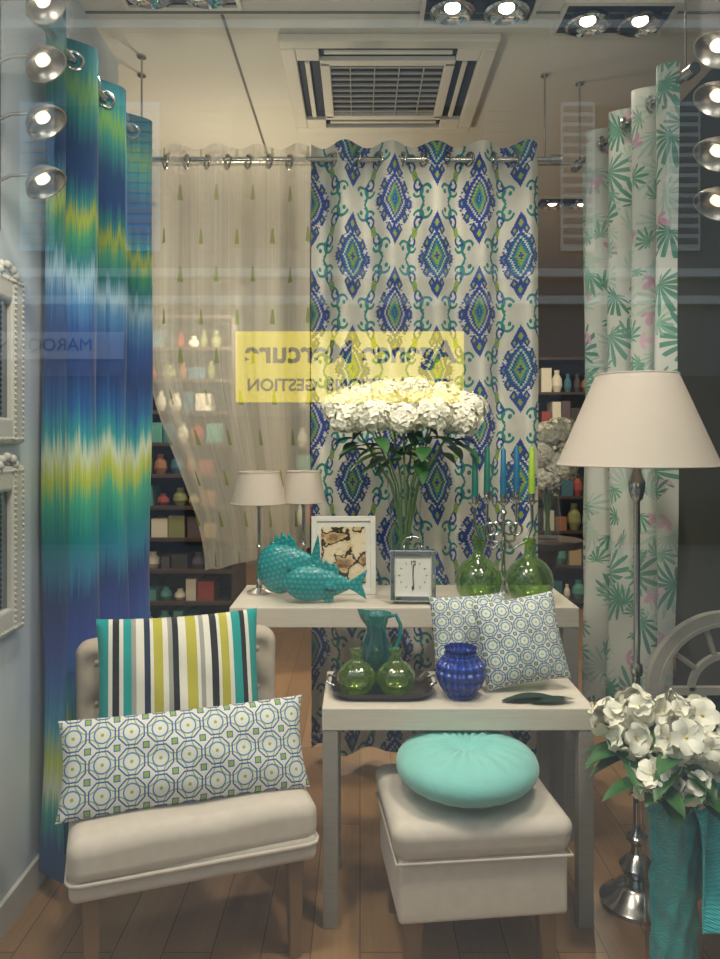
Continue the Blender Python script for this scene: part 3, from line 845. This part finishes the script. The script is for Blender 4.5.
bouquet('hydrangea_vase', (.165, 2.72, T2), .40, hs, 4, .018, .066, 130, clear_glass,
        [(.0, .0), (.048, 0), (.05, .006), (.045, .03), (.05, .2), (.068, .44), (.071, .445)], 3, rnd)
sd = simple('dark_wood', '#4b3a2c', .5, var=.3)
pd = grp('pedestal_table', (.90, 3.55, 0))
lathe('top', [(.16, .84), (.165, .85), (.165, .87), (.16, .875)], sd, (0, 0, 0), 40, pd)
lathe('column', [(.13, 0), (.13, .02), (.05, .05), (.025, .1), (.03, .4), (.025, .7), (.06, .84)], sd, (0, 0, 0), 32, pd)
hs = [(-.13, 0, .36), (-.05, -.05, .40), (.05, -.05, .35), (.12, 0, .42), (0, .03, .50), (-.09, .03, .48), (.08, .04, .52), (-.02, -.03, .30)]
bouquet('hydrangea_vase', (.90, 3.55, .875), .22, hs, 4, .022, .068, 80, clear_glass, [(0, 0), (.05, 0), (.06, .1), (.05, .22), (.052, .225)], 2, rnd)

# floor bouquet
VX, VY = .800, 1.885
hs = [(-.12, -.02, .595), (-.05, -.07, .56), (.05, -.06, .585), (-.09, .02, .66), (.00, .0, .66), (.07, .02, .635), (-.155, .03, .63), (-.02, -.08, .62), (.09, -.04, .55), (-.09, -.07, .525), (.0, -.09, .515), (.11, .0, .595)]
bouquet('lily_bouquet_vase', (VX, VY, 0), .455, hs, 6, .036, .030, 9, clear_glass,
        [(0, 0), (.066, 0), (.07, .008), (.068, .03), (.072, .30), (.082, .46), (.084, .462)], 6, rnd, cen=2, sq=.95, leafL=.11, cup=.32, stem0=.40, kr=(.6, 1.1))
th = grp('turquoise_throw', (VX, VY, 0))
def stuff(r, z, a):
    return r*(1+.08*sin(5*a+34*z)+.05*sin(9*a-42*z+1)+.05*sin(70*z+2*a)), z
lathe('folded_cloth', [(.02, .012), (.05, .018)]+[(.054, .03+.01*k) for k in range(38)]+[(.03, .42)], turq_knit, (0, 0, 0), 90, th, mod=stuff, ang=180)
v, f = [], []; NU, NV = 80, 60
for j in range(NV+1):
    q = j/NV
    for i in range(NU+1):
        t = i/NU; a = radians(-80+120*t)
        zt = .475+.06*t
        if q < .15:
            r = .062+.036*(q/.15); z0 = zt+.02*sin(pi*q/.15)
        else:
            r = .098+.040*(q-.15); z0 = zt-(q-.15)*(.40-.08*sin(3*t+.5)+.05*t)
        k = 1-min(1, t/.25); z0 -= .05*k*(1-q)
        r += (.010+.012*q)*sin(a*9+5*q)*min(1, q*5)+.006*sin(a*4-6*q)
        v.append((r*cos(a), r*sin(a), z0))
for j in range(NV):
    for i in range(NU):
        a = j*(NU+1)+i; f.append((a, a+1, a+NU+2, a+NU+1))
o = mesh_obj('draped_cloth', v, f, turq_knit, parent=th, fix=False, ang=180); md = o.modifiers.new('s', 'SOLIDIFY'); md.thickness = .005

# ------------------------------------------------------------------ demijohns
def demi(x, y):
    g = grp('glass_demijohn', (x, y, T2))
    p = [(0, .002), (.045, 0), (.062, .012), (.078, .045), (.082, .075), (.076, .108), (.055, .138), (.030, .155), (.019, .168), (.0165, .20), (.018, .208), (.023, .212), (.023, .220), (.018, .222)]
    lathe('bottle', p, green_glass, (0, 0, 0), 48, g, cap=False)
demi(.412, 2.575); demi(.590, 2.575)

# ------------------------------------------------------------------ candelabra
cd = grp('candelabra', (.530, 2.735, T2))
lathe('stem', [(.05, 0), (.05, .008), (.035, .016), (.014, .03), (.009, .05), (.016, .07), (.009, .09), (.007, .15), (.014, .17), (.007, .19), (.006, .28), (.014, .295), (.007, .31), (.007, .335)], chrome, (0, 0, 0), 28, cd)
cm = [simple('candle_blue', '#12648e', .5), simple('candle_lime', '#9cc02e', .5), simple('candle_teal', '#0f6a5c', .5)]
offs = [(-.105, 0, .345, 2), (-.055, .03, .36, 2), (0, 0, .35, 0), (.055, .03, .36, 0), (.105, 0, .355, 1), ]
for (ox, oy, z, c) in offs:
    if ox:
        tube('arm', [(0, 0, .20), (ox*.35, oy*.35, .165+.02*(abs(ox) < .08)), (ox*.8, oy*.8, .19), (ox*1.02, oy, .25), (ox, oy, z-.03)], .006, silver, cd, 8)
        tv, tf = [], []; torusgeo((ox*.45, oy*.45, .235), (0, 1, 0), .022, .004, tv, tf); mesh_obj('scroll', tv, tf, silver, parent=cd)
    lathe('cup', [(.004, z-.035), (.008, z-.028), (.024, z-.016), (.025, z-.012), (.010, z-.010), (.013, z), (.014, z+.012), (.010, z+.012)], silver, (ox, oy, 0), 20, cd)
    lathe('candle', [(.0125, z+.004), (.0125, z+.05), (.0095, z+.175), (.003, z+.185)], cm[c], (ox, oy, 0), 16, cd)
    tube('wick', [(ox, oy, z+.183), (ox, oy, z+.193)], .001, black, cd, 5)

# ------------------------------------------------------------------ items on side table
tr = grp('serving_tray', (.065, 2.20, T1))
traym = simple('tray_lacquer', '#1c1612', .15)
def traymod(r, z, a):
    e = (abs(cos(a))**5+abs(sin(a))**5)**(-1/5)
    return r*e, z
o = lathe('tray_dish', [(.001, .002), (.108, 0), (.125, .004), (.140, .020), (.144, .021), (.142, .017), (.128, .000), (.11, -.0)], traym, (0, 0, .003), 96, tr, mod=traymod, cap=False)
o.scale = (1.04, .84, 1)
for s in (-1, 1): tube('handle', [(s*.140, -.04, .022), (s*.158, -.035, .03), (s*.162, 0, .033), (s*.158, .035, .03), (s*.140, .04, .022)], .004, silver, tr)
def roundvase(x, y):
    g = grp('round_glass_vase', (x, y, T1+.0055))
    p = [(0, .002), (.026, 0), (.045, .015), (.056, .04), (.054, .062), (.036, .085), (.020, .094), (.015, .102), (.0145, .118), (.021, .128)]
    lathe('vase_body', p, lime_glass, (0, 0, 0), 60, g, cap=False, mod=lambda r, z, a: (r*(1+.025*cos(12*a)), z))
roundvase(-.010, 2.145); roundvase(.104, 2.145)
jg = grp('glass_jug', (.050, 2.262, T1+.0055), 0)
p = [(0, .002), (.034, 0), (.042, .02), (.050, .06), (.052, .09), (.042, .125), (.032, .15), (.030, .165), (.038, .19), (.046, .205)]
def jm(r, z, a):
    if z > .17: r *= 1+.30*max(0, cos(a-pi))**4
    return r, z+(.012*max(0, cos(a-pi))**4 if z > .19 else 0)
lathe('jug_body', p, teal_glass, (0, 0, 0), 48, jg, cap=False, mod=jm)
tube('jug_handle', [(.036, 0, .195), (.06, 0, .20), (.074, 0, .17), (.072, 0, .13), (.06, 0, .10), (.048, 0, .085)], .006, simple('teal_solid_glass', '#0f7a7a', .1), jg)

m, b = newmat('cobalt_ceramic'); x, y, z, v = coords('Object')
th_ = M('ARCTAN2', y, x); tw = sn(th_*9+z*130)*sn(th_*9-z*130)
NT.links.new(mixc(tw*.5+.5, '#0e1f6e', '#2a4fc0').k, b.inputs['Base Color']); b.inputs['Roughness'].default_value = .18
NT.links.new(bump(tw, .8, .01).k, b.inputs['Normal']); cob = m
bvz = grp('blue_ceramic_vase', (.290, 2.135, T1))
lathe('vase_body', [(0, .001), (.038, 0), (.042, .008), (.062, .035), (.073, .065), (.070, .092), (.052, .115), (.040, .122), (.040, .130), (.048, .140), (.046, .143), (.036, .130), (.036, .118), (.06, .08), (.05, .03), (0, .012)], cob, (0, 0, 0), 60, bvz, cap=False)
v, f = [], []
for k in range(28):
    a = 2*pi*k/28; ballgeo((.043*cos(a), .043*sin(a), .126), .0045, v, f, 6)
mesh_obj('beaded_collar', v, f, cob, parent=bvz)

def orient(o, lean, yaw, roll):
    o.rotation_euler = (Matrix.Rotation(radians(yaw), 3, 'Z') @ Matrix.Rotation(radians(lean), 3, 'X') @ Matrix.Rotation(radians(roll), 3, 'Z')).to_euler()
o = pillow('small_patterned_cushion', .245, .245, .075, geo_small, (.347, 2.318, T1+.131), (0, 0, 0), seed=8); orient(o, 78, 4, 3)
o = pillow('small_patterned_cushion', .255, .255, .085, geo_small, (.478, 2.205, T1+.1435), (0, 0, 0), seed=9); orient(o, 76, 3, 8)
v, f = [], []
for (bx, by, dx, dy) in ((.40, 2.085, 1, .10), (.48, 2.07, 1, .15), (.42, 2.10, .9, .1)): leaf(v, f, (bx, by, T1+.004), (dx, dy, .02), .13, .045, rnd, -.02)
mesh_obj('leaf_sprig', v, f, leaf_d, fix=False)

# ------------------------------------------------------------------ arched window-frame mirror on the right
ar = grp('arched_mirror_frame', (1.155, 2.32, 0))
am = simple('aged_white_wood', '#b5aea2', .7, var=.2, vscale=25)
R = .25; zc = .56
def arc(R, th, dep, y, z0=0, a0=0, a1=pi, n=40):
    v = []; f = []
    pts = [(R*cos(a0+(a1-a0)*k/n), zc+R*sin(a0+(a1-a0)*k/n), (R-th)*cos(a0+(a1-a0)*k/n), zc+(R-th)*sin(a0+(a1-a0)*k/n)) for k in range(n+1)]
    for p in pts: v += [(p[0], y, p[1]), (p[2], y, p[3]), (p[2], y+dep, p[3]), (p[0], y+dep, p[1])]
    for i in range(n):
        a = i*4
        for k in range(4): f.append((a+k, a+(k+1) % 4, a+4+(k+1) % 4, a+4+k))
    f.append((0, 1, 2, 3)); f.append((n*4, n*4+1, n*4+2, n*4+3)); return v, f
for (RR, tt, dd_, yy) in ((R, .035, .03, 0), (R-.032, .012, .02, -.006), (.12, .018, .02, .004)):
    v, f = arc(RR, tt, dd_, yy); mesh_obj('arch', v, f, am, parent=ar, ang=35)
for s in (-1, 1):
    x0, x1 = sorted((s*R, s*(R-.035))); box('side_stile', x0, x1, 0, .03, 0, zc, am, ar, .003)
box('bottom_rail', -R+.035, R-.035, 0, .03, 0, .05, am, ar, .003); box('cross_rail', -R+.035, R-.035, .004, .026, zc-.012, zc+.012, am, ar)
box('mid_rail', -R+.035, R-.035, .004, .026, .28, .30, am, ar)
for x in (-.075, .075): box('muntin', x-.009, x+.009, .004, .026, .05, zc-.012, am, ar)
v, f = [], []
for k in range(1, 5):
    a = pi*k/5; tubegeo([(.105*cos(a), .015, zc+.105*sin(a)), ((R-.03)*cos(a), .015, zc+(R-.03)*sin(a))], .009, 6, v, f)
mesh_obj('spokes', v, f, am, parent=ar)
box('mirror_panel', -R+.03, R-.03, .026, .03, .04, zc, simple('dim_mirror', '#5b5f5e', .15, .8), ar)

# ------------------------------------------------------------------ shop background
gm = [simple('goods_%d' % i, c, .7) for i, c in enumerate(('#9a4336', '#d8d2c2', '#3f6a7c', '#8b8f5a', '#b8a27c', '#5b4f56', '#e6dfd0', '#9c6a4c', '#599a92', '#3f3c3a'))]
def shelf(x0, x1, y0, y1, H, n, seed, small=1.0):
    g = grp('display_shelf', (x0, y0, 0)); W = x1-x0; D = y1-y0
    for x in (0, W-.03): box('upright', x, x+.03, 0, D, 0, H, sd, g)
    box('back_panel', .03, W-.03, D-.015, D, 0, H, sd, g)
    rn = random.Random(seed); v = []; f = []; mi = []
    for k in range(n):
        z = .05+k*(H-.06)/(n-1) if n > 1 else .05
        box('shelf_board', .03, W-.03, 0, D-.015, z, z+.02, sd, g)
        if k == n-1: break
        x = .05; gap = (H-.06)/(n-1)-.05
        while x < W-.14:
            w_ = rn.uniform(.05, .12)*small; h_ = gap*rn.uniform(.45, .95); d_ = D*rn.uniform(.4, .75)
            if rn.random() < .5:
                b0 = len(v)
                for zz in (z+.02, z+.02+h_):
                    for yy in (.03, .03+d_):
                        for xx in (x, x+w_): v.append((xx, yy, zz))
                f += [tuple(b0+q for q in t) for t in ((0, 2, 3, 1), (4, 5, 7, 6), (0, 1, 5, 4), (2, 6, 7, 3), (0, 4, 6, 2), (1, 3, 7, 5))]
            else:
                r = w_/2; b0 = len(v)
                for rr, zz in ((r*.6, 0), (r, .3), (r*.9, .6), (r*.45, .8), (r*.5, 1)):
                    for q in range(12): v.append((x+r+rr*cos(q*pi/6), .03+r+rr*sin(q*pi/6), z+.02+h_*zz))
                for lv_ in range(4):
                    for q in range(12): f.append((b0+lv_*12+q, b0+lv_*12+(q+1) % 12, b0+lv_*12+12+(q+1) % 12, b0+lv_*12+12+q))
                f.append(tuple(b0+48+q for q in range(12)))
            c = rn.randrange(10); mi += [c]*(len(f)-len(mi)); x += w_+rn.uniform(.005, .02)
    mesh_obj('shelf_goods', v, f, parent=g, mats=gm, midx=mi, smooth=False)
shelf(-1.75, -.70, 4.2, 4.55, 2.05, 12, 1, .8)
shelf(-.55, .75, 5.8, 6.15, 1.9, 7, 2)
shelf(1.0, 2.4, 5.9, 6.25, 2.0, 8, 3)

# ------------------------------------------------------------------ lights
def spot(name, loc, tgt, e, col, ang, r=.06, bl=.6):
    l = bpy.data.lights.new(name, 'SPOT'); l.energy = e; l.color = col; l.spot_size = radians(ang); l.spot_blend = bl; l.shadow_soft_size = r
    o = bpy.data.objects.new(name, l); COL.objects.link(o); o.location = loc
    o.rotation_euler = (Vector(tgt)-Vector(loc)).to_track_quat('-Z', 'Y').to_euler()
def point(name, loc, e, col, r=.1):
    l = bpy.data.lights.new(name, 'POINT'); l.energy = e; l.color = col; l.shadow_soft_size = r
    o = bpy.data.objects.new(name, l); COL.objects.link(o); o.location = loc
warm = (1, .89, .75)
spot('spot_key_left', (-.35, 1.35, 2.80), (-.35, 2.3, .5), 78, warm, 85, .10)
spot('spot_key_right', (.65, 1.35, 2.80), (.50, 2.2, .4), 82, warm, 85, .10)
spot('spot_curtain', (.30, 2.35, 2.80), (.25, 3.1, 1.2), 28, warm, 95)
spot('spot_side', (.90, 2.66, 2.82), (.75, 2.3, 1.0), 10, warm, 100)
spot('spot_left', (-.62, 2.5, 2.82), (-.85, 2.4, 1.0), 12, (1, .95, .9), 110)
point('ceiling_fill_left', (-.65, 1.35, 2.15), 15, (1, .94, .86), .12)  # added fill light without a fixture, out of view, brightens the ceiling
point('ceiling_fill_right', (.75, 1.35, 2.15), 16, (1, .94, .86), .12)  # second added ceiling fill, no real lamp hangs here
for i, p in enumerate(((1.33, 4.75, 2.8), (-1.4, 4.0, 2.8), (.2, 6.5, 2.8))):
    spot('spot_shop_%d' % i, p, (p[0], p[1], 0), 120, (1, .85, .64), 140)
point('shop_fill', (-.6, 3.75, 2.0), 36, (1, .87, .68), .12)  # added bare fill light, backlights the curtains and lifts the shelf goods
w = bpy.data.worlds.new('sky'); scn.world = w; w.use_nodes = True; NT = w.node_tree
bg = NT.nodes['Background']; bg.inputs[0].default_value = (.80, .90, 1.0, 1); bg.inputs[1].default_value = 1.3

# ------------------------------------------------------------------ camera
cam = bpy.data.cameras.new('camera'); co = bpy.data.objects.new('camera', cam); COL.objects.link(co)
co.location = (0, 0, 1.35); co.rotation_euler = (radians(90), 0, 0)
cam.sensor_width = 36; cam.lens = 740/959*36; cam.shift_y = -.0412; cam.clip_start = .05
scn.camera = co
scn.view_settings.view_transform = 'Standard'
scn.view_settings.look = 'None'
